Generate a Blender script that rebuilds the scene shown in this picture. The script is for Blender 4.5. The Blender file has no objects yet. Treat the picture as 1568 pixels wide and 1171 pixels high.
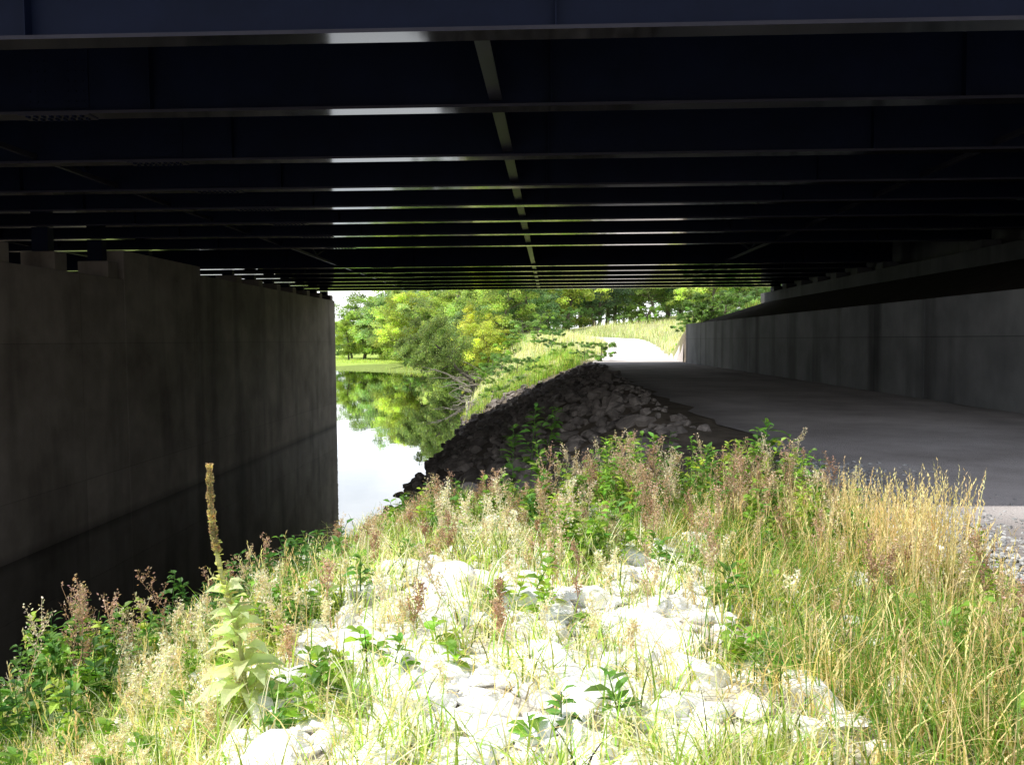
import bpy, bmesh, math, numpy as np
from mathutils import Vector, Matrix
rng = np.random.default_rng(7)
scn = bpy.context.scene
scn.view_settings.view_transform='Standard'; scn.view_settings.look='None'; scn.view_settings.exposure=0

# ---------------------------------------------------------------- helpers
def link(o, parent=None):
    scn.collection.objects.link(o)
    if parent is not None: o.parent=parent
    return o
def empty(name):
    return link(bpy.data.objects.new(name,None))

class MB:
    def __init__(s): s.v=[];s.c=[];s.f=[];s.n=0
    def add(s,v,f,col,mat=0):
        v=np.asarray(v,float).reshape(-1,3); f=np.asarray(f,int)
        c=np.asarray(col,float)
        if c.ndim==1: c=np.tile(c,(len(v),1))
        s.v.append(v); s.c.append(c); s.f.append((f+s.n,mat)); s.n+=len(v)
    def mesh(s,name,mats,smooth=False):
        v=np.concatenate(s.v); c=np.concatenate(s.c)
        me=bpy.data.meshes.new(name)
        me.vertices.add(len(v)); me.vertices.foreach_set('co',v.astype(np.float32).ravel())
        li=np.concatenate([f.ravel() for f,_ in s.f])
        tot=np.concatenate([np.full(len(f),f.shape[1]) for f,_ in s.f])
        mi=np.concatenate([np.zeros(len(f))+m for f,m in s.f])
        st=np.concatenate([[0],np.cumsum(tot)[:-1]])
        me.loops.add(len(li)); me.loops.foreach_set('vertex_index',li.astype(np.int32))
        me.polygons.add(len(tot)); me.polygons.foreach_set('loop_start',st.astype(np.int32))
        me.polygons.foreach_set('loop_total',tot.astype(np.int32))
        me.polygons.foreach_set('material_index',mi.astype(np.int32))
        me.polygons.foreach_set('use_smooth',np.full(len(tot),smooth))
        a=me.color_attributes.new('Col','FLOAT_COLOR','POINT')
        a.data.foreach_set('color',np.concatenate([c,np.ones((len(c),1))],1).astype(np.float32).ravel())
        for m in mats: me.materials.append(m)
        me.update(calc_edges=True); me.validate()
        return me
    def obj(s,name,mats,parent=None,smooth=False):
        return link(bpy.data.objects.new(name,s.mesh(name,mats,smooth)),parent)

def unit(a): return a/np.maximum(np.linalg.norm(a,axis=-1,keepdims=True),1e-9)
def rdir(n):
    return unit(rng.normal(size=(n,3)))
def box_add(mb,x0,x1,y0,y1,z0,z1,col=(1,1,1),mat=0):
    v=[(x0,y0,z0),(x1,y0,z0),(x1,y1,z0),(x0,y1,z0),(x0,y0,z1),(x1,y0,z1),(x1,y1,z1),(x0,y1,z1)]
    f=[(0,3,2,1),(4,5,6,7),(0,1,5,4),(1,2,6,5),(2,3,7,6),(3,0,4,7)]
    mb.add(v,f,col,mat)
def beam_add(mb,a,b,w,h,col=(1,1,1),mat=0):
    a=np.array(a,float);b=np.array(b,float);d=unit(b-a);up=np.array([0,0,1.0])
    s=unit(np.cross(d,up)); u=np.cross(s,d)
    v=[]
    for p in (a,b):
        for i,j in ((-1,-1),(1,-1),(1,1),(-1,1)): v.append(p+s*w/2*i+u*h/2*j)
    mb.add(v,[(0,1,2,3),(7,6,5,4),(0,4,5,1),(1,5,6,2),(2,6,7,3),(3,7,4,0)],col,mat)
def kites(mb,P,D,S,L,W,col,mat=0,bend=0.0):
    n=len(P);L=np.broadcast_to(L,(n,))[:,None];W=np.broadcast_to(W,(n,))[:,None]
    N=np.cross(D,S)
    v=np.stack([P,P+D*L*.45-S*W*.5+N*L*bend,P+D*L,P+D*L*.45+S*W*.5+N*L*bend],1)
    c=np.repeat(np.broadcast_to(col,(n,3)),4,0)
    mb.add(v,np.arange(n*4).reshape(n,4),c,mat)
def leaves(mb,P,D,L,W,col,mat=0,droop=.25):
    n=len(P);L=np.broadcast_to(L,(n,))[:,None];W=np.broadcast_to(W,(n,))[:,None]
    up=np.array([0,0,1.0]); S=unit(np.cross(D,up)+rng.normal(size=(n,3))*.25); N=unit(np.cross(S,D))
    m1=P+D*L*.33; m2=P+D*L*.7-up*L*droop*.4; t=P+D*L-up*L*droop
    l1=m1+S*W*.5+N*W*.14; r1=m1-S*W*.5+N*W*.14
    l2=m2+S*W*.36+N*W*.1; r2=m2-S*W*.36+N*W*.1
    v=np.stack([P,m1,m2,t,l1,l2,r1,r2],1)
    tri=np.array([(0,4,1),(1,4,5),(1,5,2),(2,5,3),(0,1,6),(1,7,6),(1,2,7),(2,3,7)])
    f=(np.arange(n)[:,None,None]*8+tri[None]).reshape(-1,3)
    mb.add(v,f,np.repeat(np.broadcast_to(col,(n,3)),8,0),mat)
def blades(mb,P,H,W,bend,col,tipcol=None,mat=0,k=5):
    n=len(P);H=np.broadcast_to(H,(n,));W=np.broadcast_to(W,(n,));bend=np.broadcast_to(bend,(n,))
    a=rng.uniform(0,2*np.pi,n); ld=np.stack([np.cos(a),np.sin(a),0*a],1)
    b=a+np.pi/2+rng.normal(size=n)*.5; sd=np.stack([np.cos(b),np.sin(b),0*b],1)
    t=np.linspace(0,1,k)
    up=np.array([0,0,1.0])
    c=P[:,None]+up*(H[:,None]*(t-.45*np.minimum(bend,1.2)[:,None]*t**2.2))[...,None]+ld[:,None]*(H[:,None]*bend[:,None]*t**1.9*.8)[...,None]
    w=(W[:,None]*(1-t**1.6)*.5+.0006)[...,None]
    v=np.stack([c-sd[:,None]*w,c+sd[:,None]*w],2)
    f=[]
    for i in range(k-1): f.append((2*i,2*i+1,2*i+3,2*i+2))
    f=(np.arange(n)[:,None,None]*2*k+np.array(f)[None]).reshape(-1,4)
    col=np.broadcast_to(col,(n,3)); tip=col if tipcol is None else np.broadcast_to(tipcol,(n,3))
    cc=col[:,None]*(1-t[None,:,None])+tip[:,None]*t[None,:,None]
    mb.add(v,f,np.repeat(cc.reshape(-1,3),2,0),mat)
    return c
def tubes(mb,pts,rad,col,sides=3,mat=0):
    pts=np.asarray(pts,float);n,k,_=pts.shape
    rad=np.broadcast_to(rad,(n,k))
    T=unit(np.gradient(pts,axis=1)); ref=np.where(np.abs(T[...,2:3])>.8,np.array([1.,0,0]),np.array([0,0,1.]))
    A=unit(np.cross(T,ref));B=np.cross(T,A)
    an=np.arange(sides)*2*np.pi/sides
    v=pts[:,:,None]+rad[...,None,None]*(A[:,:,None]*np.cos(an)[None,None,:,None]+B[:,:,None]*np.sin(an)[None,None,:,None])
    f=[]
    for i in range(k-1):
        for j in range(sides):
            f.append((i*sides+j,i*sides+(j+1)%sides,(i+1)*sides+(j+1)%sides,(i+1)*sides+j))
    f=(np.arange(n)[:,None,None]*k*sides+np.array(f)[None]).reshape(-1,4)
    mb.add(v,f,np.repeat(np.broadcast_to(col,(n,3)),k*sides,0),mat)

# ---------------------------------------------------------------- materials
def newmat(name):
    m=bpy.data.materials.new(name); m.use_nodes=True
    nt=m.node_tree; nt.nodes.clear()
    return m,nt,nt.nodes,nt.links
def N(nt,t,**k):
    n=nt.nodes.new(t)
    for a,b in k.items(): setattr(n,a,b)
    return n
def foliage_mat(name,trans=.35,rough=.5,noise=True,objvar=False,tc=(1.6,1.6,.8)):
    m,nt,ns,lk=newmat(name)
    at=N(nt,'ShaderNodeAttribute',attribute_name='Col')
    mx=N(nt,'ShaderNodeVectorMath',operation='SCALE'); lk.new(at.outputs['Color'],mx.inputs[0]); mx.inputs['Scale'].default_value=1
    col=mx.outputs[0]
    if noise:
        g=N(nt,'ShaderNodeNewGeometry')
        nz=N(nt,'ShaderNodeTexNoise'); nz.inputs['Scale'].default_value=9; nz.inputs['Detail'].default_value=1
        lk.new(g.outputs['Position'],nz.inputs['Vector'])
        mr=N(nt,'ShaderNodeMapRange'); mr.inputs[1].default_value=.3;mr.inputs[2].default_value=.7;mr.inputs[3].default_value=.75;mr.inputs[4].default_value=1.25
        lk.new(nz.outputs[0],mr.inputs[0]); lk.new(mr.outputs[0],mx.inputs['Scale'])
    if objvar:
        oi=N(nt,'ShaderNodeObjectInfo')
        cr=N(nt,'ShaderNodeValToRGB'); e=cr.color_ramp.elements
        e[0].position=0; e[0].color=(.6,.72,1.1,1); e[1].position=1; e[1].color=(1.3,1.12,1.1,1)
        q=e.new(.3); q.color=(1.05,1.0,2.1,1); q=e.new(.65); q.color=(.85,.93,1.1,1)
        lk.new(oi.outputs['Random'],cr.inputs[0])
        m2=N(nt,'ShaderNodeVectorMath',operation='MULTIPLY'); lk.new(col,m2.inputs[0]); lk.new(cr.outputs[0],m2.inputs[1]); col=m2.outputs[0]
    p=N(nt,'ShaderNodeBsdfPrincipled'); p.inputs['Roughness'].default_value=rough; p.inputs['Specular IOR Level'].default_value=.3
    lk.new(col,p.inputs['Base Color'])
    t=N(nt,'ShaderNodeBsdfTranslucent')
    tm=N(nt,'ShaderNodeVectorMath',operation='MULTIPLY'); tm.inputs[1].default_value=tc
    lk.new(col,tm.inputs[0]); lk.new(tm.outputs[0],t.inputs[0])
    ms=N(nt,'ShaderNodeMixShader'); ms.inputs[0].default_value=trans
    lk.new(p.outputs[0],ms.inputs[1]); lk.new(t.outputs[0],ms.inputs[2])
    o=N(nt,'ShaderNodeOutputMaterial'); lk.new(ms.outputs[0],o.inputs[0])
    return m
def solid_mat(name,c1,c2,scale=3,rough=.8,bump=.3,bscale=30,spec=.3,attr=False,detail=8,ior=1.5):
    m,nt,ns,lk=newmat(name)
    g=N(nt,'ShaderNodeNewGeometry')
    nz=N(nt,'ShaderNodeTexNoise'); nz.inputs['Scale'].default_value=scale; nz.inputs['Detail'].default_value=detail; nz.inputs['Roughness'].default_value=.65
    lk.new(g.outputs['Position'],nz.inputs['Vector'])
    cr=N(nt,'ShaderNodeValToRGB'); cr.color_ramp.elements[0].position=.32; cr.color_ramp.elements[1].position=.68
    cr.color_ramp.elements[0].color=(*c1,1); cr.color_ramp.elements[1].color=(*c2,1)
    lk.new(nz.outputs[0],cr.inputs[0])
    p=N(nt,'ShaderNodeBsdfPrincipled'); p.inputs['Roughness'].default_value=rough; p.inputs['Specular IOR Level'].default_value=spec; p.inputs['IOR'].default_value=ior
    if attr:
        at=N(nt,'ShaderNodeAttribute',attribute_name='Col')
        mx=N(nt,'ShaderNodeVectorMath',operation='MULTIPLY'); lk.new(cr.outputs[0],mx.inputs[0]); lk.new(at.outputs['Color'],mx.inputs[1])
        lk.new(mx.outputs[0],p.inputs['Base Color'])
    else: lk.new(cr.outputs[0],p.inputs['Base Color'])
    if bump>0:
        n2=N(nt,'ShaderNodeTexNoise'); n2.inputs['Scale'].default_value=bscale; n2.inputs['Detail'].default_value=6
        lk.new(g.outputs['Position'],n2.inputs['Vector'])
        b=N(nt,'ShaderNodeBump'); b.inputs['Strength'].default_value=bump; b.inputs['Distance'].default_value=.03
        lk.new(n2.outputs[0],b.inputs['Height']); lk.new(b.outputs[0],p.inputs['Normal'])
    o=N(nt,'ShaderNodeOutputMaterial'); lk.new(p.outputs[0],o.inputs[0])
    return m
def concrete_mat(name,c1,c2,mortar=.45,lo=.75):
    m,nt,ns,lk=newmat(name)
    g=N(nt,'ShaderNodeNewGeometry')
    nz=N(nt,'ShaderNodeTexNoise'); nz.inputs['Scale'].default_value=.45; nz.inputs['Detail'].default_value=10; nz.inputs['Roughness'].default_value=.62
    lk.new(g.outputs['Position'],nz.inputs['Vector'])
    cr=N(nt,'ShaderNodeValToRGB'); cr.color_ramp.elements[0].position=.3; cr.color_ramp.elements[1].position=.7
    cr.color_ramp.elements[0].color=(*c1,1); cr.color_ramp.elements[1].color=(*c2,1)
    lk.new(nz.outputs[0],cr.inputs[0])
    mp=N(nt,'ShaderNodeMapping'); mp.inputs['Scale'].default_value=(1,.75,.10); lk.new(g.outputs['Position'],mp.inputs[0])
    st=N(nt,'ShaderNodeTexNoise'); st.inputs['Scale'].default_value=1.0; st.inputs['Detail'].default_value=6; lk.new(mp.outputs[0],st.inputs['Vector'])
    mr=N(nt,'ShaderNodeMapRange'); mr.inputs[1].default_value=.5;mr.inputs[2].default_value=.7;mr.inputs[3].default_value=1.08;mr.inputs[4].default_value=lo
    lk.new(st.outputs[0],mr.inputs[0])
    sx=N(nt,'ShaderNodeSeparateXYZ'); lk.new(g.outputs['Position'],sx.inputs[0])
    cb=N(nt,'ShaderNodeCombineXYZ'); lk.new(sx.outputs[1],cb.inputs[0]); lk.new(sx.outputs[2],cb.inputs[1])
    br=N(nt,'ShaderNodeTexBrick'); br.offset=0; br.inputs['Scale'].default_value=1; br.inputs['Brick Width'].default_value=8.6; br.inputs['Row Height'].default_value=4.3
    br.inputs['Mortar Size'].default_value=.018; br.inputs['Mortar Smooth'].default_value=.4
    br.inputs['Color1'].default_value=(1,1,1,1);br.inputs['Color2'].default_value=(.86,.86,.86,1);br.inputs['Mortar'].default_value=(mortar,mortar,mortar,1)
    lk.new(cb.outputs[0],br.inputs[0])
    m1=N(nt,'ShaderNodeVectorMath',operation='SCALE'); lk.new(cr.outputs[0],m1.inputs[0]); lk.new(mr.outputs[0],m1.inputs['Scale'])
    m2=N(nt,'ShaderNodeVectorMath',operation='MULTIPLY'); lk.new(m1.outputs[0],m2.inputs[0]); lk.new(br.outputs[0],m2.inputs[1])
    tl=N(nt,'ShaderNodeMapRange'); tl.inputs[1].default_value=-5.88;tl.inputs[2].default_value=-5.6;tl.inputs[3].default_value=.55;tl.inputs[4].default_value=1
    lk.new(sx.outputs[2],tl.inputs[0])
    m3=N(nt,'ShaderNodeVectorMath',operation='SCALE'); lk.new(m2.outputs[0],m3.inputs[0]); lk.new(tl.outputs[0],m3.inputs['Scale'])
    p=N(nt,'ShaderNodeBsdfPrincipled'); p.inputs['Roughness'].default_value=.85; p.inputs['Specular IOR Level'].default_value=.25
    lk.new(m3.outputs[0],p.inputs['Base Color'])
    n2=N(nt,'ShaderNodeTexNoise'); n2.inputs['Scale'].default_value=14; n2.inputs['Detail'].default_value=8; lk.new(g.outputs['Position'],n2.inputs['Vector'])
    b=N(nt,'ShaderNodeBump'); b.inputs['Strength'].default_value=.25; b.inputs['Distance'].default_value=.02
    lk.new(n2.outputs[0],b.inputs['Height']); lk.new(b.outputs[0],p.inputs['Normal'])
    o=N(nt,'ShaderNodeOutputMaterial'); lk.new(p.outputs[0],o.inputs[0])
    return m
M_leaf=foliage_mat('leaf_foliage',.40)
M_tree=foliage_mat('tree_foliage',.44,.6,False,True,(1.5,1.55,.9))
M_dry=foliage_mat('dry_stems',.25,.8,False)
M_bark=solid_mat('bark',(.10,.085,.07),(.22,.19,.16),6,.9,0,25)
M_conc=concrete_mat('pier_concrete',(.125,.103,.085),(.27,.235,.20),.68,.6)
M_conc2=concrete_mat('wall_concrete',(.13,.133,.14),(.28,.285,.29),.55,.4)
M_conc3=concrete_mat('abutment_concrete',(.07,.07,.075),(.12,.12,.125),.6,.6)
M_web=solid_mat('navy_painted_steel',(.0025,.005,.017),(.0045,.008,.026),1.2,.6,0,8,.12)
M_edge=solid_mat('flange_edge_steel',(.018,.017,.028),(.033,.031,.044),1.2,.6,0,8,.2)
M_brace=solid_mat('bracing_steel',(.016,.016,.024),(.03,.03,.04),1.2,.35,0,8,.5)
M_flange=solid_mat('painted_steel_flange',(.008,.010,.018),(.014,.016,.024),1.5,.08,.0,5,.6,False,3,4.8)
M_deck=solid_mat('deck_concrete',(.05,.05,.055),(.09,.09,.09),1,.9,.2,10)
M_stone=solid_mat('limestone',(.78,.775,.76),(.94,.935,.92),7,.9,.4,30,.2,True)
M_rip=solid_mat('riprap_stone',(.13,.112,.10),(.34,.30,.27),3,.95,.6,18,.2,True)
M_path=solid_mat('gravel_surface',(.46,.41,.39),(.80,.74,.72),.5,.95,.7,45,.2,True,14)

# ---------------------------------------------------------------- terrain
WZ=-5.9
def sst(a,b,x):
    t=np.clip((x-a)/(b-a),0,1); return t*t*(3-2*t)
_k=[(rng.uniform(-1,1,2),rng.uniform(0,6.28)) for _ in range(24)]
def wob(x,y,f):
    s=0
    for d,ph in _k: s=s+np.sin((x*d[0]+y*d[1])*f*2+ph)
    return s/5
def crest(y): return np.interp(y,[-20,0,4,5.2,6.4,8,11,14.6,30,58,72,108,130,151,165,189,220],[-4.6,-4.0,-3.3,-2.9,-2.3,-1.2,1.0,2.6,3.1,3.8,1.5,-1.2,-4,-10,-20,-40,-60])
def toe(y): return np.interp(y,[-20,0,5,8,12,20,58,72,108,130,151,165,189,220],[-9,-8.6,-8,-6.9,-5.5,-5,-5,-5.9,-7.2,-10,-17,-30,-62,-90])
def path_c(y): return np.interp(y,[-30,58,75,90,100,108,116,124,200],[6.85,6.85,8.6,10.2,10.6,9.3,4.5,-2,-50])
def path_w(y): return np.interp(y,[-30,58,75,100,108,124],[6.8,6.6,5.6,5.0,6,8])
def h(x,y):
    x=np.asarray(x,float);y=np.asarray(y,float)
    xc=crest(y)+.25*np.sin(y*1.3)*sst(12,20,y);xt=toe(y)+.4*np.sin(y*.9)
    zt=np.interp(y,[-50,62,80,92,104,112,130,150,180,260,1500],[-1.65,-1.65,-1.3,-.8,-.1,.15,.5,1.2,2.2,3,6])
    zt=zt+.2*np.exp(-((x+.1)/2.2)**2-((y-5.0)/2.5)**2)
    zt=zt-.5*sst(.8,2.7,-x)*(1-sst(9,12,y))
    zt=np.where(y>90,zt+(-5.0-zt)*sst(0,14,-x-2)*sst(90,125,y),zt)
    xr=path_c(y)+path_w(y)/2+.6
    zt=zt+np.clip((x-xr)*.22,0,3.0)*sst(60,75,y)*(1-sst(100,112,y))+np.clip((x-12)*.15,0,3.0)*sst(100,112,y)
    zt=zt+1.0*np.exp(-((x-2.8)/3.0)**2-((y-92)/12)**2)+1.6*np.exp(-((x-11)/9)**2-((y-132)/10)**2)
    on=(y<124)
    pin=(1-sst(path_w(y)/2,path_w(y)/2+.9,np.abs(x-path_c(y))))*on
    zt=zt+(.05*wob(x,y,1.6)+.03*wob(y,x,4))*(1-pin)
    t=np.clip((x-xt)/(xc-xt),0,1)
    zl=WZ+(zt-WZ)*(t*.8+.2*np.sin(t*np.pi/2))
    zl=np.where(x<xt,np.maximum(WZ+(x-xt)*.45,-8),zl)
    zr=np.interp(x,[10.7,15.9,17.0,19,26],[.95,2.55,2.6,5.4,5.5])
    w=sst(10.4,10.56,x)*(1-sst(58.2,70,y))*(1-sst(-6,8,-y+8))
    zl=zl+w*(np.maximum(zr,zl)-zl)
    zf=np.interp(y,[150,183,189,200,300,600,1500],[-9,-6.6,-5.85,-5.6,-4.9,-2,6])
    z=np.maximum(zl,zf)
    xp=x+np.maximum(0,y-58)*.5
    zlf=np.interp(xp,[-400,-40,-32,-18,-16.2],[4,3,-1,-5.2,-8.5])
    z=np.maximum(z,zlf)
    return z
def ax(segs):
    a=[]
    for s,e,d in segs: a.append(np.arange(s,e,d))
    return np.unique(np.concatenate(a).round(4))
xs=ax([(-1500,-200,100),(-200,-60,10),(-60,-16,1.5),(-16,-5,.35),(-5,4.5,.11),(4.5,10.2,.35),(10.2,10.8,.08),(10.8,22,.45),(22,80,2.5),(80,200,12),(200,1501,100)])
ys=ax([(-60,0,3),(0,2.5,.4),(2.5,13,.11),(13,30,.3),(30,70,.55),(70,200,1.6),(200,400,12),(400,1601,80)])
X,Y=np.meshgrid(xs,ys); Z=h(X,Y)
nx=len(xs);ny=len(ys)
mb=MB()
idx=np.arange(nx*ny).reshape(ny,nx)
F=np.stack([idx[:-1,:-1],idx[:-1,1:],idx[1:,1:],idx[1:,:-1]],-1).reshape(-1,4)
g1=sst(60,66,Y); g1=np.maximum(g1,.6*(1-sst(7,9,Y))*sst(1.3,2,X)*(1-sst(3.2,3.5,X)))
dirt=np.array([.18,.15,.118]);green=np.array([.22,.28,.075]);straw=np.array([.50,.46,.26]);lawn=np.array([.36,.48,.10])
mixs=np.clip(.5+.5*wob(X,Y,.12),0,1)*(1-sst(0,12,-X))
gc=green*(1-mixs[...,None])+straw*mixs[...,None]
gc=np.where((Y>183)[...,None],lawn,gc)
C=dirt*(1-g1[...,None])+gc*g1[...,None]
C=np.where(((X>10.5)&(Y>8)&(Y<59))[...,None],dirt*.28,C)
lt=(1-sst(6.4,7.2,Y))*sst(-2.9,-1.9,X)*(1-sst(1.2,1.8,X))
C=C*(1-lt[...,None])+np.array([.56,.52,.44])*lt[...,None]
mb.add(np.stack([X,Y,Z],-1),F,C.reshape(-1,3))
M_ground=solid_mat('soil_and_grass',(.65,.65,.65),(1.35,1.35,1.35),2.2,.95,.8,25,.1,True,12)
mb.obj('ground',[M_ground],smooth=True)

# path (gravel trail)
mb=MB()
py=ax([(-40,30,1.0),(30,100,1.0),(100,123,.5)])
u=np.linspace(-1,1,25)
PX=path_c(py)[:,None]+u[None]*path_w(py)[:,None]/2
edge=(np.abs(u)>.99)
PX=PX+edge[None]*np.sign(u)[None]*(.18*np.sin(py*2.1)+.12*np.sin(py*5.3))[:,None]*0.8
PX=np.minimum(PX,np.where(py[:,None]<58.4,10.21,99))
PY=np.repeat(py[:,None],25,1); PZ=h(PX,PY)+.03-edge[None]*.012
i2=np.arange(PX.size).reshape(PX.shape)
pc=(.86+.34*sst(60,66,PY)-.3*(1-sst(7,9,PY)))*(1-.22*np.exp(-((PX-8.9)/.5)**2)*(PY<58))*(1-.3*sst(.7,1,np.abs(u))[None]*(PY<58))  # paler past the bridge, darker beneath: sun and shade painted into gravel tint
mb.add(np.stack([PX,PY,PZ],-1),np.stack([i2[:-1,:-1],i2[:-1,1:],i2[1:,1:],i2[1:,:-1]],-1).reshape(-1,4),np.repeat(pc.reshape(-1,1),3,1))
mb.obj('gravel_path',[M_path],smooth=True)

# water
m,nt,ns,lk=newmat('river_water')
g=N(nt,'ShaderNodeNewGeometry')
mp=N(nt,'ShaderNodeMapping'); mp.inputs['Scale'].default_value=(1,.6,1); lk.new(g.outputs['Position'],mp.inputs[0])
nz=N(nt,'ShaderNodeTexNoise'); nz.inputs['Scale'].default_value=1.2; nz.inputs['Detail'].default_value=3; lk.new(mp.outputs[0],nz.inputs['Vector'])
b=N(nt,'ShaderNodeBump'); b.inputs['Strength'].default_value=.03; b.inputs['Distance'].default_value=.1; lk.new(nz.outputs[0],b.inputs['Height'])
d=N(nt,'ShaderNodeBsdfDiffuse'); d.inputs[0].default_value=(.006,.007,.004,1)
gl=N(nt,'ShaderNodeBsdfGlossy'); gl.inputs['Roughness'].default_value=.012; gl.inputs[0].default_value=(.96,.98,1,1)
fr=N(nt,'ShaderNodeFresnel'); fr.inputs[0].default_value=3.2
fm=N(nt,'ShaderNodeMapRange'); fm.inputs[1].default_value=.29; fm.inputs[2].default_value=.55; fm.inputs[3].default_value=.28; fm.inputs[4].default_value=.95; lk.new(fr.outputs[0],fm.inputs[0])
for n_ in (d,gl,fr): lk.new(b.outputs[0],n_.inputs['Normal'])
ms=N(nt,'ShaderNodeMixShader'); lk.new(fm.outputs[0],ms.inputs[0]); lk.new(d.outputs[0],ms.inputs[1]); lk.new(gl.outputs[0],ms.inputs[2])
o=N(nt,'ShaderNodeOutputMaterial'); lk.new(ms.outputs[0],o.inputs[0])
mb=MB(); mb.add([(-140,-60,WZ),(0,-60,WZ),(0,215,WZ),(-140,215,WZ)],[(0,1,2,3)],(1,1,1)); mb.obj('river_water',[m])

# ---------------------------------------------------------------- bridge
bridge=empty('highway_bridge')
GB=3.5; GD=1.75; XL,XR=-38.0,16.6
GY=[9.8,12.9,16.3,19.4,22.1,24.9,28.0,31.4,40.0,43.1,46.1,49.1,52.1,55.1,58.0]
web=MB();fl=MB()
def flange(x0,x1,y0,y1,z0,z1):
    v=[(x0,y0,z0),(x1,y0,z0),(x1,y1,z0),(x0,y1,z0),(x0,y0,z1),(x1,y0,z1),(x1,y1,z1),(x0,y1,z1)]
    f=[(0,3,2,1),(4,5,6,7),(0,1,5,4),(1,2,6,5),(2,3,7,6),(3,0,4,7)]
    fl.add(v,f,(1,1,1),np.array([0,1,1,1,1,1]))
for gy in GY:
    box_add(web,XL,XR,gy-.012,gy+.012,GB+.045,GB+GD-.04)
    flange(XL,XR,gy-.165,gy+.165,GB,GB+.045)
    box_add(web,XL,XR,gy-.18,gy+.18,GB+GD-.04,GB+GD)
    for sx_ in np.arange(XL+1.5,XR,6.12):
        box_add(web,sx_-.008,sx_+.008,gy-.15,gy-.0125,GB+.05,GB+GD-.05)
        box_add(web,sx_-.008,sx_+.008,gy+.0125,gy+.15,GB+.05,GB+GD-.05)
bolts=MB()
for gi,gy in enumerate(GY):
    for sxp in (-7.4,):
        box_add(web,sxp-.5,sxp+.5,gy-.03,gy-.0122,GB+.12,GB+GD-.15)
        flange(sxp-.55,sxp+.55,gy-.155,gy+.155,GB-.018,GB-.0005)
        if gi<9:
            for bx in np.linspace(-.42,.42,8):
                for bz in np.linspace(.22,1.45,9):
                    if abs(bx)<.1: continue
                    box_add(bolts,sxp+bx-.014,sxp+bx+.014,gy-.045,gy-.03,GB+bz-.014,GB+bz+.014)
                for by in (-.12,-.06,.06,.12):
                    box_add(bolts,sxp+bx-.016,sxp+bx+.016,gy+by-.016,gy+by+.016,GB-.036,GB-.018)
cf=MB()
for xa,xb in ((-.66,.05),(-9.9,-9.3),(8.6,9.1),(-19,-18.5),(-28,-27.5)):
    main=abs(xa)<1
    for i in range(len(GY)-1):
        y0,y1=GY[i]+.015,GY[i+1]-.015
        X0=np.interp(.5*(y0+y1),[9.8,58],[xa,xb]);
        zz=GB+.10
        if main:
            dx=(xb-xa)/48*(y1-y0)/2
            beam_add(cf,(X0-dx,y0+.16,zz),(X0+dx,y1-.16,zz),.19,.03)
            beam_add(cf,(X0-dx,y0,zz+.42),(X0+dx,y1,zz+.42),.014,.80,mat=1)
            beam_add(cf,(X0-dx,y0,zz+.83),(X0+dx,y1,zz+.83),.2,.02,mat=1)
        else:
            ym=.5*(y0+y1)
            beam_add(cf,(X0,y0,zz+.05),(X0,y1,zz+.05),.09,.09,mat=0)
            beam_add(cf,(X0,y0,zz+1.4),(X0,y1,zz+1.4),.09,.09,mat=1)
            beam_add(cf,(X0+.1,y0,zz+1.3),(X0+.1,ym,zz+.1),.08,.08,mat=1)
            beam_add(cf,(X0+.1,ym,zz+.1),(X0+.1,y1,zz+1.3),.08,.08,mat=1)
web.obj('girder_webs',[M_web],bridge)
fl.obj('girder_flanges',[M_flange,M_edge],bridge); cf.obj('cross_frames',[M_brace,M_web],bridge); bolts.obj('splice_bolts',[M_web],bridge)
dk=MB(); ZD=GB+GD+.003
box_add(dk,XL,XR+3,7.75,59.0,ZD,ZD+.25)
box_add(dk,XL,XR+3,7.75,8.1,ZD+.253,ZD+1.1); box_add(dk,XL,XR+3,58.65,59.0,ZD+.253,ZD+1.1)
box_add(dk,XL,XR+3,33.5,34.0,ZD+.253,ZD+1.1)
dk.obj('bridge_deck',[M_deck],bridge)
pr=MB(); bp=MB()
px0,px1=-15.5,-14.3
pr_s=[(9.0,28.6,2.2),(28.62,35.2,3.2),(35.22,58.6,2.85)]
for a,b_,zt in pr_s: box_add(pr,px0,px1,a,b_,-8.5,zt)
for gy in GY:
    zt=[z for a,b_,z in pr_s if a<=gy<=b_][0]
    pt=min(max(zt+.35,2.75),3.22)
    if pt>zt+.05: box_add(pr,px0+.1,px1-.06,gy-.33,gy+.33,zt+.002,pt)
    box_add(bp,px0+.35,px1-.35,gy-.16,gy+.16,max(pt,zt)+.003,3.478)
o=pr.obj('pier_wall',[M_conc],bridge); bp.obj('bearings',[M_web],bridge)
bv=o.modifiers.new('b','BEVEL'); bv.width=.025; bv.segments=2; bv.limit_method='ANGLE'
ab=MB()
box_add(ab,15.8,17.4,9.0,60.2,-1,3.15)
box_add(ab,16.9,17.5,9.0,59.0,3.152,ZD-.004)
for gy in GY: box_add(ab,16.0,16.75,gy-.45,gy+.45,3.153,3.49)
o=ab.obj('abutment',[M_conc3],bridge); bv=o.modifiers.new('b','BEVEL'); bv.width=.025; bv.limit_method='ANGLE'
ab=MB(); box_add(ab,-38.5,-37.2,9,59,-4,3.48); ab.obj('far_abutment',[M_conc3],bridge)
rw=MB(); yy=-8.0
while yy<58.0:
    y2=min(yy+6.1,58.3); box_add(rw,10.2+ (0.0 if int(yy)%2 else .006),10.7,yy+.015,y2-.015,-3,1.0); yy+=6.1
box_add(rw,10.24,10.68,-8,58.2,-3,.985)
o=rw.obj('retaining_wall',[M_conc2]); bv=o.modifiers.new('b','BEVEL'); bv.width=.02; bv.segments=2; bv.limit_method='ANGLE'

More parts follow.
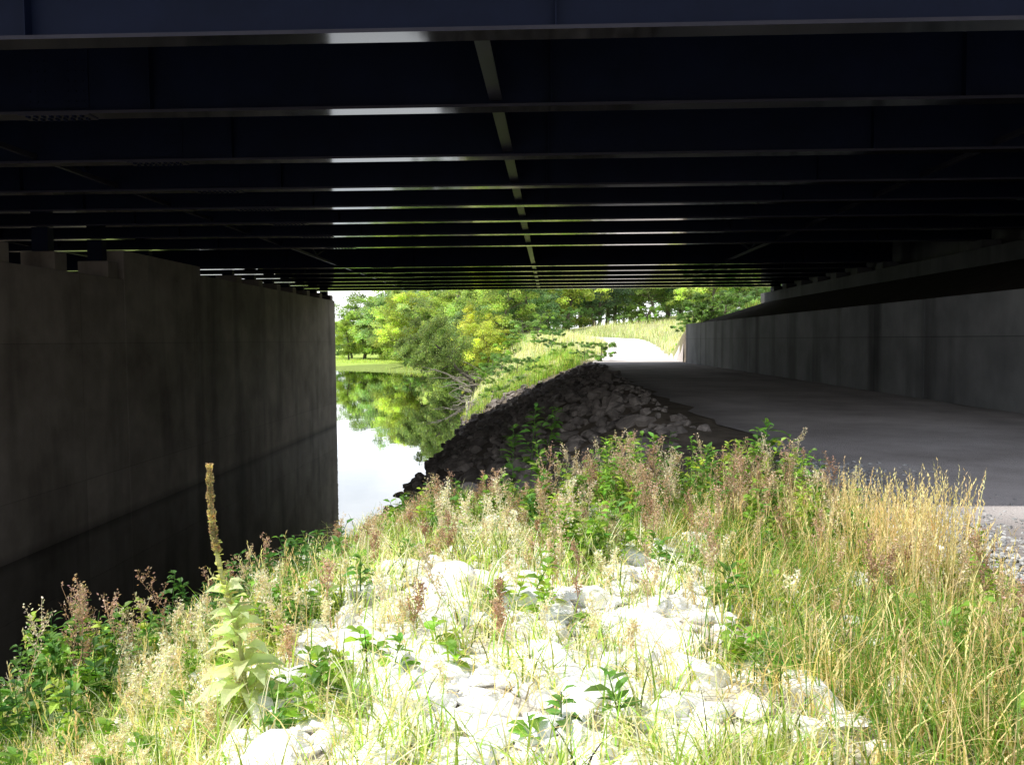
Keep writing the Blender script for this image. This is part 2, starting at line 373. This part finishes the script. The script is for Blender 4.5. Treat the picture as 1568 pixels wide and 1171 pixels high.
# ---------------------------------------------------------------- rocks
def ico(s):
    bm=bmesh.new(); bmesh.ops.create_icosphere(bm,subdivisions=s,radius=1)
    v=np.array([x.co[:] for x in bm.verts]); f=np.array([[q.index for q in p.verts] for p in bm.faces]); bm.free(); return v,f
def rocks(mb,P,R,sub,cl=(.85,1.15),tint=(1,1,1),flat=.6):
    v0,f0=ico(sub)
    for p,r in zip(P,R):
        v=v0.copy()
        for _ in range(11):
            n=rdir(1)[0]; d=rng.uniform(.45,.85); q=v@n; v=v-np.maximum(q-d,0)[:,None]*n
        v=v*(1+.05*np.sin(v0@rng.normal(size=3)*6+rng.uniform(0,6)))[:,None]
        v=v*np.array([1,rng.uniform(.65,1),rng.uniform(flat-.15,flat+.2)])*1.25
        a=rng.uniform(0,6.28); ca,sa=np.cos(a),np.sin(a); t=rng.normal()*.3; ct,s2=np.cos(t),np.sin(t)
        v=v@np.array([[1,0,0],[0,ct,-s2],[0,s2,ct]])@np.array([[ca,-sa,0],[sa,ca,0],[0,0,1]])
        mb.add(v*r+p,f0,np.array(tint)*rng.uniform(*cl))
mb=MB()
n=3000
x=rng.uniform(-3.0,1.8,n);y=rng.uniform(2.7,6.9,n)
den=np.exp(-((x+.25+.45*(1-sst(3.8,4.8,y)))/1.6)**4)
k=rng.uniform(size=n)<den
x,y=x[k],y[k]; r=np.clip(rng.lognormal(-2.9,.42,len(x)),.025,.14)
rocks(mb,np.stack([x,y,h(x,y)+r*.15],1),r,3,(.94,1.05),flat=.40)
n=380; x=rng.uniform(-3.2,3.0,n);y=rng.uniform(2.7,7.8,n); r=np.clip(rng.lognormal(-2.9,.5,n),.03,.15)
rocks(mb,np.stack([x,y,h(x,y)+r*.2],1),r,3,(.8,1.05))
for (x,y,r) in [(1.15,5.95,.17),(.35,6.2,.19),(.5,4.1,.22),(.95,3.75,.18),(.1,4.9,.19),(-.4,5.6,.17),(.55,5.4,.22),(-.9,5.2,.15),(1.25,4.6,.14),(-.5,4.4,.17),(0,3.6,.19),(-.8,3.5,.15),(1.5,4.3,.14),(1.75,5.4,.13),(-.1,6.1,.15),(.8,6.3,.16),(.0,5.5,.17),(.85,4.9,.18)]:
    rocks(mb,[np.array([x,y,float(h(x,y))+r*.08])],[r],3,(1,1.05),flat=.38)
mb.obj('limestone_rocks',[M_stone])
mb=MB()
n=4300; y=rng.uniform(8.0,76,n); t=rng.uniform(-.05,1.04,n)*np.where(y>60,.6,1); xc_=crest(y);xt_=toe(y); x=xt_+(xc_-xt_)*t
r=np.clip(rng.lognormal(-1.85,.38,n),.06,.38)*np.where(t>.97,.6,1)
rocks(mb,np.stack([x,y,h(x,y)+r*.12],1),r,2,(.65,1.35),flat=.65)
mb.obj('riprap_rocks',[M_rip])
mb=MB(); n=4200; y=rng.uniform(3,11,n); x=3.35+np.abs(rng.normal(size=n))*.55-.25
r=rng.uniform(.006,.03,n); rocks(mb,np.stack([x,y,h(x,y)+.03],1),r,1,(.22,.6)); mb.obj('loose_gravel',[M_stone])

# ---------------------------------------------------------------- vegetation near camera
def jit(base,n,s=.2,v=.25):
    base=np.array(base); return np.clip(base*(1+rng.normal(size=(n,1))*v)*(1+rng.normal(size=(n,3))*s*.5),.005,.92)
def clumped(xr,yr,n,nc,sp):
    cx=rng.uniform(*xr,nc);cy=rng.uniform(*yr,nc);i=rng.integers(0,nc,n)
    return cx[i]+rng.normal(size=n)*sp, cy[i]+rng.normal(size=n)*sp
def P3(x,y): return np.stack([x,y,h(x,y)-.01],1)
G=(.16,.28,.05);GY_=(.30,.43,.09);TAN=(.68,.55,.29);PALE=(.84,.79,.58)
gr=MB()
x,y=clumped((1.1,2.9),(2.6,8.0),16000,240,.13); lim=np.interp(y,[2.6,5.5,7,9],[2.6,2.75,3.0,3.1]); k=(x<lim); x,y=x[k],y[k]
c=jit(G,len(x)); k=rng.uniform(size=len(x))<.42; c[k]=jit(TAN,k.sum(),.1)
edgef=np.clip((3.3-x)/1.2,.4,1)
blades(gr,P3(x,y),rng.uniform(.15,.5,len(x))*edgef,rng.uniform(.004,.009,len(x)),rng.uniform(.15,1.1,len(x)),c,c*1.15)
x,y=clumped((-2.6,1.4),(2.6,7.0),13500,150,.09)
c=jit(GY_,len(x),.2,.35); k=rng.uniform(size=len(x))<.45; c[k]=jit(PALE,k.sum(),.1)
blades(gr,P3(x,y),rng.uniform(.08,.38,len(x)),rng.uniform(.004,.010,len(x)),rng.uniform(.2,1.1,len(x)),c)
x,y=clumped((-1.6,2.8),(6.2,8.2),6500,110,.16)
c=jit(G,len(x)); k=rng.uniform(size=len(x))<.35; c[k]=jit(TAN,k.sum(),.1)
blades(gr,P3(x,y),rng.uniform(.15,.42,len(x))*np.interp(x,[-1.5,.5],[.5,1]),rng.uniform(.005,.012,len(x)),rng.uniform(.2,.9,len(x)),c)
x,y=clumped((-3.2,-1.4),(2.9,6.4),8500,110,.14)
c=jit(GY_,len(x),.2,.35); k=rng.uniform(size=len(x))<.48; c[k]=jit(PALE,k.sum(),.1)
blades(gr,P3(x,y),rng.uniform(.12,.32,len(x)),rng.uniform(.005,.010,len(x)),rng.uniform(.2,1.,len(x)),c)
n=6000; x=rng.uniform(-3.2,3.0,n);y=rng.uniform(2.6,9,n)
blades(gr,P3(x,y)+[0,0,.03],rng.uniform(.1,.3,n),.005,rng.uniform(1.2,2.2,n),jit(TAN,n,.1))
n=500; y=rng.uniform(4,10,n); x=3.2+rng.normal(size=n)*.25
blades(gr,P3(x,y)+[0,0,.02],rng.uniform(.04,.16,n),.006,rng.uniform(.3,1.2,n),jit(TAN,n,.1))
gr.obj('grass',[M_leaf])
sg=MB()
def seedgrass(x,y,hh):
    n=len(x); c=jit((.76,.63,.34),n,.1,.15)
    cl=blades(sg,P3(x,y),hh,.005,rng.uniform(.05,.35,n),c)
    P=cl[:,-2][:,None]+(cl[:,-1]-cl[:,-2])[:,None]*np.linspace(-.4,1,12)[None,:,None]
    P=P.reshape(-1,3); D=unit(rdir(len(P))*.5+[0,0,1]); S=unit(np.cross(D,rdir(len(P))))
    kites(sg,P,D,S,.028,.007,np.repeat(c,12,0)*1.05)
x,y=clumped((2.0,2.7),(4.6,6.4),320,9,.13); seedgrass(x,y,rng.uniform(.5,.85,len(x)))
x,y=clumped((1.3,2.9),(3.2,7.8),420,30,.2); k=x<3.0; x,y=x[k],y[k]; seedgrass(x,y,rng.uniform(.3,.6,len(x))*np.where(x>2.6,.7,1))
x,y=clumped((-3.0,-1.2),(3.2,5.0),160,20,.2); seedgrass(x,y,rng.uniform(.25,.5,len(x)))
sg.obj('seeding_tall_grass',[M_dry])
dw=MB()
def dryweed(x,y,H,col):
    p=np.array([x,y,float(h(x,y))-.02]); lean=rng.normal(size=2)*.13
    if abs(x+1.3)<.35 and y<4.1: H=min(H,.22)
    t=np.linspace(0,1,6)[:,None]; st=p+np.hstack([lean[0]*H*t**1.5+.01*rng.normal(size=(6,1)),lean[1]*H*t**1.5,H*t])
    tubes(dw,[st],np.linspace(.004,.0015,6)*1.0,col)
    nb=int(rng.integers(8,16))
    br=[]
    for i in range(nb):
        tt=rng.uniform(.3,.97); b0=np.array([np.interp(tt,t[:,0],st[:,q]) for q in range(3)])
        a=rng.uniform(0,6.28); L=H*rng.uniform(.14,.34)*(1.15-tt*.6)
        o_=np.array([math.cos(a)*.5,math.sin(a)*.5,1.0]); s_=np.linspace(0,1,4)[:,None]
        br.append(b0+np.array([o_[0],o_[1],0])*L*s_+np.array([0,0,.95])*L*s_**1.4)
    br=np.array(br); tubes(dw,br,np.linspace(.0022,.0009,4),col)
    allp=np.concatenate([br[:,1:].reshape(-1,3),br[:,2:].reshape(-1,3)*.5+br[:,1:-1].reshape(-1,3)*.5,st[3:]])
    n=len(allp)*5; P=np.repeat(allp,5,0)+rng.normal(size=(n,3))*.009
    D=rdir(n);D[:,2]=abs(D[:,2]);S=unit(np.cross(D,rdir(n)))
    kites(dw,P,D,S,rng.uniform(.010,.022,n),rng.uniform(.006,.011,n),jit(col,n,.15,.2))
def many(fn,xr,yr,n,Hr,cols,nc=12,sp=.25):
    x,y=clumped(xr,yr,n,nc,sp)
    for a,b in zip(x,y): fn(a,b,rng.uniform(*Hr),cols[rng.integers(len(cols))])
dc=[(.56,.39,.29),(.64,.52,.37),(.42,.27,.19),(.68,.59,.45)]
pale=[(.84,.78,.62),(.78,.69,.52)]
many(dryweed,(.1,2.5),(6.4,7.7),74,(.4,.78),dc,22,.22)
many(dryweed,(-.9,.4),(6.2,7.2),34,(.22,.46),dc,14,.2)
many(dryweed,(-1.7,-.9),(5.6,6.4),18,(.2,.38),dc,8,.15)
many(dryweed,(-2.9,-2.3),(4.1,4.9),12,(.5,.72),dc,6,.15)
many(dryweed,(-2.3,-1.6),(5.3,6.0),9,(.35,.5),dc,6,.15)
many(dryweed,(-2.4,-1.1),(3.2,4.6),70,(.2,.42),pale,18,.2)
many(dryweed,(-1.2,1.6),(3.8,6.6),76,(.2,.5),pale+dc,28,.2)
many(dryweed,(1.2,2.7),(3.6,7.8),40,(.35,.6),dc,16,.25)
dw.obj('dry_seeded_weeds',[M_dry])
lw=MB()
def leafy(x,y,H,spec):
    col,LL,wr=spec
    p=np.array([x,y,float(h(x,y))-.02]); lean=rng.normal(size=2)*.15
    if abs(x+1.3)<.35 and y<4.1: H=min(H,.2)
    t=np.linspace(0,1,6)[:,None]; st=p+np.hstack([lean[0]*H*t**1.5,lean[1]*H*t**1.5,H*t])
    tubes(lw,[st],np.linspace(.006,.002,6),np.array(col)*.9)
    n=int(H*44)+6; tt=rng.uniform(.12,1,n)**.8; P=np.stack([np.interp(tt,t[:,0],st[:,q]) for q in range(3)],1)
    a=np.arange(n)*2.4+rng.normal(size=n)*.3; D=unit(np.stack([np.cos(a),np.sin(a),rng.uniform(.1,.9,n)],1))
    off=rng.uniform(0,.12,n)*H*(1.1-tt); P=P+D*off[:,None]
    L=LL*rng.uniform(.6,1.2,n)*(1.15-.5*tt); leaves(lw,P,D,L,L*wr,jit(col,n,.15,.2),0,rng.uniform(.1,.5))
gs=[((.18,.34,.055),.11,.5),((.25,.42,.065),.10,.6),((.12,.25,.05),.12,.42),((.38,.50,.09),.09,.6)]
gd=[((.07,.17,.04),.09,.35),((.10,.22,.05),.10,.5)]
many(leafy,(.5,2.3),(6.9,7.9),90,(.35,.75),gs,20,.2)
many(leafy,(-.2,2.3),(6.1,7.1),76,(.25,.5),gs,20,.2)
many(leafy,(-1.1,.2),(6.0,7.2),60,(.2,.40),gs+gd,18,.18)
many(leafy,(-2.3,-1.6),(5.2,6.0),46,(.3,.5),gd,8,.16)
many(leafy,(-3.0,-2.3),(3.9,4.9),46,(.4,.62),gs+gd,9,.15)
many(leafy,(-2.8,-1.4),(3.4,5.6),120,(.15,.32),gs,26,.2)
many(leafy,(-1.5,1.4),(3.0,6.6),120,(.1,.28),gs,40,.12)
many(leafy,(.05,.35),(5.0,5.3),9,(.3,.45),[gs[1]],3,.06)
many(leafy,(1.3,2.8),(3.2,8.0),44,(.2,.42),gs,16,.15)
for (x,y,H) in ((-.1,9.6,1.0),(.05,9.9,.95),(-.3,9.3,.75),(1.2,8.1,.75),(2.2,8.0,.85),(2.5,7.8,.7),(2.0,7.7,.8)): leafy(x,y,H,((.13,.27,.05),.17,.45))
lw.obj('leafy_weeds',[M_leaf])
# mullein
mu=MB()
bx,by=-1.29,3.55; bz=float(h(bx,by)); H=-.53-bz
t=np.linspace(0,1,14)[:,None]; st=np.array([bx,by,bz])+np.hstack([-.14*t+.022*np.sin(t*6.5),.0*t,H*t])
tubes(mu,[st],np.concatenate([np.linspace(.012,.010,8),np.linspace(.011,.005,6)]),(.46,.46,.24),8)
def along(tt): return np.stack([np.interp(tt,t[:,0],st[:,q]) for q in range(3)],1)
n=1700; tt=rng.uniform(.66,1.0,n); P=along(tt); D=unit(rdir(n)*[1,1,.4]+[0,0,.5]); S=unit(np.cross(D,rdir(n)))
bulge=(.5+.5*np.sin(tt*95))[:,None]
kites(mu,P+D*(.004+.007*bulge),D,S,rng.uniform(.010,.018,n)*(1.25-.55*tt),.009,jit((.50,.40,.25),n,.2,.35))
n=130; tt=rng.uniform(.44,.80,n); P=along(tt); a=rng.uniform(0,6.28,n); D=unit(np.stack([np.cos(a),np.sin(a),rng.uniform(.5,1.2,n)],1)); leaves(mu,P,D,rng.uniform(.02,.07,n)*(1.3-tt),.022,jit((.60,.62,.26),n,.1,.25))
n=52; tt=np.sort(rng.uniform(.03,.55,n)); P=along(tt); a=np.arange(n)*2.4; D=unit(np.stack([np.cos(a),np.sin(a),.35+tt],1)); L=.27*(1.05-1.2*tt); leaves(mu,P,D,L,L*.38,jit((.58,.66,.38),n,.1,.2),0,.5)
mu.obj('mullein_plant',[M_leaf])

# ---------------------------------------------------------------- trees
def tree_mesh(name,H,R,base,col,ncl=120,lpc=115,leaf=.34):
    mb=MB()
    k=7;t=np.linspace(0,1,k); tr=np.stack([np.cumsum(rng.normal(size=k)*.025*H*(t>0)),np.cumsum(rng.normal(size=k)*.025*H*(t>0)),t*H*.82],1)
    r0=.022*H; tubes(mb,[tr],r0*(1-t*.85),(1,1,1),8,1)
    cen=[]
    nl=18
    for i in range(nl):
        tt=rng.uniform(max(.10,base*.7),.95); b0=np.array([np.interp(tt,t,tr[:,q]) for q in range(3)])
        a=i*2.4+rng.normal()*.3; prof=math.sin(min(1,(tt-base*.6)/(1-base*.6)+.25)*math.pi*.8)
        L=R*rng.uniform(.65,1.15)*max(prof,.45)
        s=np.linspace(0,1,5)[:,None]; e=np.array([math.cos(a),math.sin(a),0])
        lb=b0+e*L*s+np.array([0,0,1])*L*(.45*s-.25*s**2)+rng.normal(size=(5,3))*.02*H*s
        tubes(mb,[lb],r0*.42*(1-tt*.6)*(1-s[:,0]*.85),(1,1,1),5,1)
        for q in (.45,.7,.9,1.0): cen.append(lb[0]+(lb[-1]-lb[0])*q+rng.normal(size=3)*.05*H)
    while len(cen)<ncl:
        d=rdir(1)[0]; rr=rng.uniform(.45,1.0); zc=H*(base+(1-base)*.5)
        cen.append(np.array([d[0]*R*rr,d[1]*R*rr,zc+d[2]*(H*(1-base)*.5)*rr]))
    cen=np.array(cen[:ncl]); cs=rng.uniform(.5,1.2,ncl)*.070*H
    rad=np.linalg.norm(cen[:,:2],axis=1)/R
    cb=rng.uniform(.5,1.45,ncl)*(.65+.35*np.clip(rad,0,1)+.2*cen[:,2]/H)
    i=np.repeat(np.arange(ncl),lpc); n=len(i)
    off=rdir(n)*(rng.uniform(size=(n,1))**.5)*cs[i][:,None]*np.array([1.25,1.25,.7])
    P=cen[i]+off; P[:,2]=np.maximum(P[:,2],.15)
    D=unit(rdir(n)+[0,0,-.2]);S=unit(np.cross(D,rdir(n)))
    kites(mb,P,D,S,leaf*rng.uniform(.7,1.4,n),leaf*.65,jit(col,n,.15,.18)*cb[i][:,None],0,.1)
    return mb.mesh(name,[M_tree,M_bark])
T=[tree_mesh('tree_a',16,6.2,.05,(.33,.46,.12)),
   tree_mesh('tree_b',17,5.8,.12,(.24,.36,.11)),
   tree_mesh('tree_c',14,6.2,.03,(.50,.58,.13)),
   tree_mesh('tree_d',18,5.4,.26,(.17,.26,.09)),
   tree_mesh('tree_e',15,6.5,.04,(.32,.44,.13))]
SH=[tree_mesh('shrub_a',3,1.9,.0,(.31,.47,.09),50,90,.12),tree_mesh('shrub_b',4,2.6,.0,(.22,.35,.08),55,90,.14)]
def put(me,name,x,y,H,H0,tilt=0):
    o=link(bpy.data.objects.new(name,me)); s=H/H0; o.location=(x,y,float(h(x,y))-.15)
    o.scale=(s*rng.uniform(.95,1.2),s*rng.uniform(.95,1.2),s); o.rotation_euler=(0,tilt,rng.uniform(0,6.28) if not tilt else 0)
    return o
H0=[16,17,14,18,15]
L=[(-25,174,17,2),(-19,163,17,2),(-14,154,17,0),(-20,180,19,0),(-10.5,143,15,4),(-9,129,11,2),(-5,124,14,0),(-4,138,17,1),(2,146,16,3),(8,156,17,1),
(-13,190,19,3),(0,182,19,3),(12,182,18,1),(20,170,17,3),(28,165,17,1),(35,155,16,1),(22,198,20,3),(40,185,20,3),(15,160,16,3),(-30,200,19,1),(6,195,20,3),(30,195,20,1),
(-36,214,22,0),(-43,228,23,4),(-49,234,20,1),(-55,245,15,4),(-64,250,12,1),(-38,250,24,3),(-26,240,22,1),(-46,262,22,3),(-72,262,12,0),(-30,190,19,4),(-23,188,19,1),
(44,145,16,1),(34,138,14,4),(27,132,12,2),(38,118,13,1),(-5,205,20,3),(-16,215,20,1),(48,130,15,3),(-15,170,17,1),(-7,160,17,4),(50,170,18,3),
(-7,113,9,2),(-11,136,12,0),(-2,128,12,4),(5,140,13,2),(10,146,15,3),(19,146,14,1),(23,150,15,3),(-16,148,11,2),(-32,206,18,2),(-28,182,15,2),(31,145,14,0),(15,185,22,1),(-2,165,18,3),(-9,175,19,1),(-52,228,13,0)]
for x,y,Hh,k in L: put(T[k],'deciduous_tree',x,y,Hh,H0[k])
o=put(T[3],'deciduous_tree',-7.6,100,12,18,math.radians(-48)); o.location.z+=.6
put(T[1],'deciduous_tree',-9,118,11,17,math.radians(-32))
for i in range(50):
    x=rng.uniform(-150,200); y=rng.uniform(270,400)
    if x<-.19*y: Hh=rng.uniform(6,9)
    else: Hh=rng.uniform(18,24)
    k=int(rng.integers(5)); put(T[k],'deciduous_tree',x,y,Hh,H0[k])
for x,y,Hh,k in [(10.9,59.6,1.5,0),(11.6,60.0,2.4,0),(12.4,60.5,3.0,0),(13.6,62,3.2,0),(11.6,63.5,2.6,0),(15,64,3.6,1),(12.6,66,2.6,1),(17,67,3.5,0),(4.7,62.5,2.1,0),(3.6,64,1.7,1),(2.2,61,1.1,0),(.6,62,1.3,0),(-1.2,63,1.4,0),(-2.6,62,1.2,1),(-3.6,66,1.6,0),(-.5,68,1.8,1),(2,71,1.9,0),(-2,75,2.2,0),(-4,72,1.9,1),(1.5,80,2.4,1),(12.6,72,1.6,0),(-3.5,84,2.8,1),(-5,96,3,1),(-6.5,108,3.4,0),(-9,122,4.5,1),(-12.5,139,5,0),(-3,102,3,0),(0,90,2,0),
   (-14.5,146,5,1),(5,130,4,1),(22,112,3,0),(0,118,4,1),(-20,160,5,1),(-26,170,5,0),(14,139,3,0),(24,106,3,1),(-2,112,4,0),(9,138,4,1),(18,136,4,0),(-10,130,4,0),(-17,152,5,0),(-23,165,5,1),(26,122,4,1)]:
    put(SH[k],'shrub',x,y,Hh,[3,4][k])
fg=MB()
def fargrass(xr,yr,n,nc,sp,Hr,W,c1,c2,f=.5):
    x,y=clumped(xr,yr,n,nc,sp)
    k=((np.abs(x-path_c(y))>path_w(y)/2+.15)|(y>124))&(h(x,y)>WZ-.1)&(y>59.5)
    x,y=x[k],y[k]; n=len(x); c=jit(c1,n); k=rng.uniform(size=n)<f; c[k]=jit(c2,k.sum())
    blades(fg,P3(x,y),rng.uniform(*Hr,n),W,rng.uniform(.1,.7,n),c,mat=0,k=4)
fargrass((-5.4,3.0),(60,76),8000,120,.45,(.3,1.1),.03,(.30,.50,.09),(.62,.64,.24),.35)
fargrass((-7,9),(74,125),11000,260,.9,(.5,1.1),.05,(.52,.60,.22),(.88,.84,.60),.68)
fargrass((9,32),(72,150),9000,260,1.0,(.5,1.2),.06,(.46,.56,.19),(.88,.84,.62),.65)
fargrass((-30,5),(115,170),6000,200,1.2,(.5,1.2),.07,(.36,.52,.12),(.58,.62,.24),.5)
fargrass((10.8,20),(59.5,74),3500,60,.5,(.3,.9),.03,(.30,.48,.10),(.58,.62,.22),.4)
fargrass((-80,-10),(189,230),5000,200,1.5,(.2,.6),.09,(.46,.60,.14),(.60,.68,.24),.5)
fg.obj('meadow_grass',[M_leaf])
db=MB()
for i in range(26):
    p=np.array([-7.4+rng.normal()*.7,rng.uniform(88,118),WZ+rng.uniform(.2,1.6)]); a=math.pi+rng.normal()*.8; Lg=rng.uniform(1.5,5)
    s=np.linspace(0,1,6)[:,None]; pts=p+np.array([math.cos(a),math.sin(a),0])*Lg*s+np.array([0,0,1])*(rng.uniform(-.1,.8)*Lg*s-.3*Lg*s**2)+rng.normal(size=(6,3))*.2*s
    tubes(db,[pts],np.linspace(.07,.018,6),(1,1,1),5)
db.obj('fallen_branches',[solid_mat('dead_wood',(.22,.19,.15),(.40,.35,.29),4,.9)])

# ---------------------------------------------------------------- light, sky, camera
el,az=math.radians(57),math.radians(-94)
S=Vector((math.sin(az)*math.cos(el),math.cos(az)*math.cos(el),math.sin(el)))
sd=bpy.data.lights.new('sun','SUN'); sd.energy=5; sd.angle=math.radians(.53); sd.color=(1,.97,.9)
so=link(bpy.data.objects.new('sun',sd)); so.rotation_euler=S.to_track_quat('Z','Y').to_euler()
w=bpy.data.worlds.new('World'); scn.world=w; w.use_nodes=True; nt=w.node_tree; nt.nodes.clear()
sk=nt.nodes.new('ShaderNodeTexSky'); sk.sky_type='NISHITA'; sk.sun_disc=False; sk.sun_elevation=el; sk.sun_rotation=az; sk.dust_density=1.5; sk.air_density=1.0
tc=nt.nodes.new('ShaderNodeTexCoord'); sp_=nt.nodes.new('ShaderNodeSeparateXYZ'); nt.links.new(tc.outputs['Generated'],sp_.inputs[0])
hz=nt.nodes.new('ShaderNodeMapRange'); hz.inputs[1].default_value=0; hz.inputs[2].default_value=.6; hz.inputs[3].default_value=1.25; hz.inputs[4].default_value=.3
nt.links.new(sp_.outputs[2],hz.inputs[0])
mp=nt.nodes.new('ShaderNodeMapping'); mp.inputs['Scale'].default_value=(1,1,2.5); nt.links.new(tc.outputs['Generated'],mp.inputs[0])
cn=nt.nodes.new('ShaderNodeTexNoise'); cn.inputs['Scale'].default_value=3.2; cn.inputs['Detail'].default_value=6; nt.links.new(mp.outputs[0],cn.inputs['Vector'])
cm=nt.nodes.new('ShaderNodeMapRange'); cm.inputs[1].default_value=.42; cm.inputs[2].default_value=.62; cm.inputs[3].default_value=-.3; cm.inputs[4].default_value=.25
nt.links.new(cn.outputs[0],cm.inputs[0])
ad=nt.nodes.new('ShaderNodeMath'); ad.operation='ADD'; ad.use_clamp=True; nt.links.new(hz.outputs[0],ad.inputs[0]); nt.links.new(cm.outputs[0],ad.inputs[1])
mx=nt.nodes.new('ShaderNodeMix'); mx.data_type='RGBA'; nt.links.new(ad.outputs[0],mx.inputs[0]); nt.links.new(sk.outputs[0],mx.inputs[6]); mx.inputs[7].default_value=(12,12.2,12.4,1)
bg=nt.nodes.new('ShaderNodeBackground'); bg.inputs[1].default_value=.15; ou=nt.nodes.new('ShaderNodeOutputWorld')
nt.links.new(mx.outputs[2],bg.inputs[0]); nt.links.new(bg.outputs[0],ou.inputs[0])
cam=bpy.data.cameras.new('camera'); cam.sensor_width=36; cam.lens=29.4; cam.clip_end=4000; cam.clip_start=.05
co=link(bpy.data.objects.new('camera',cam))
R=Matrix.Rotation(math.radians(1.83),4,'Z')@Matrix.Rotation(math.radians(90-2.9),4,'X')@Matrix.Rotation(math.radians(-.45),4,'Z')
co.matrix_world=R
scn.camera=co
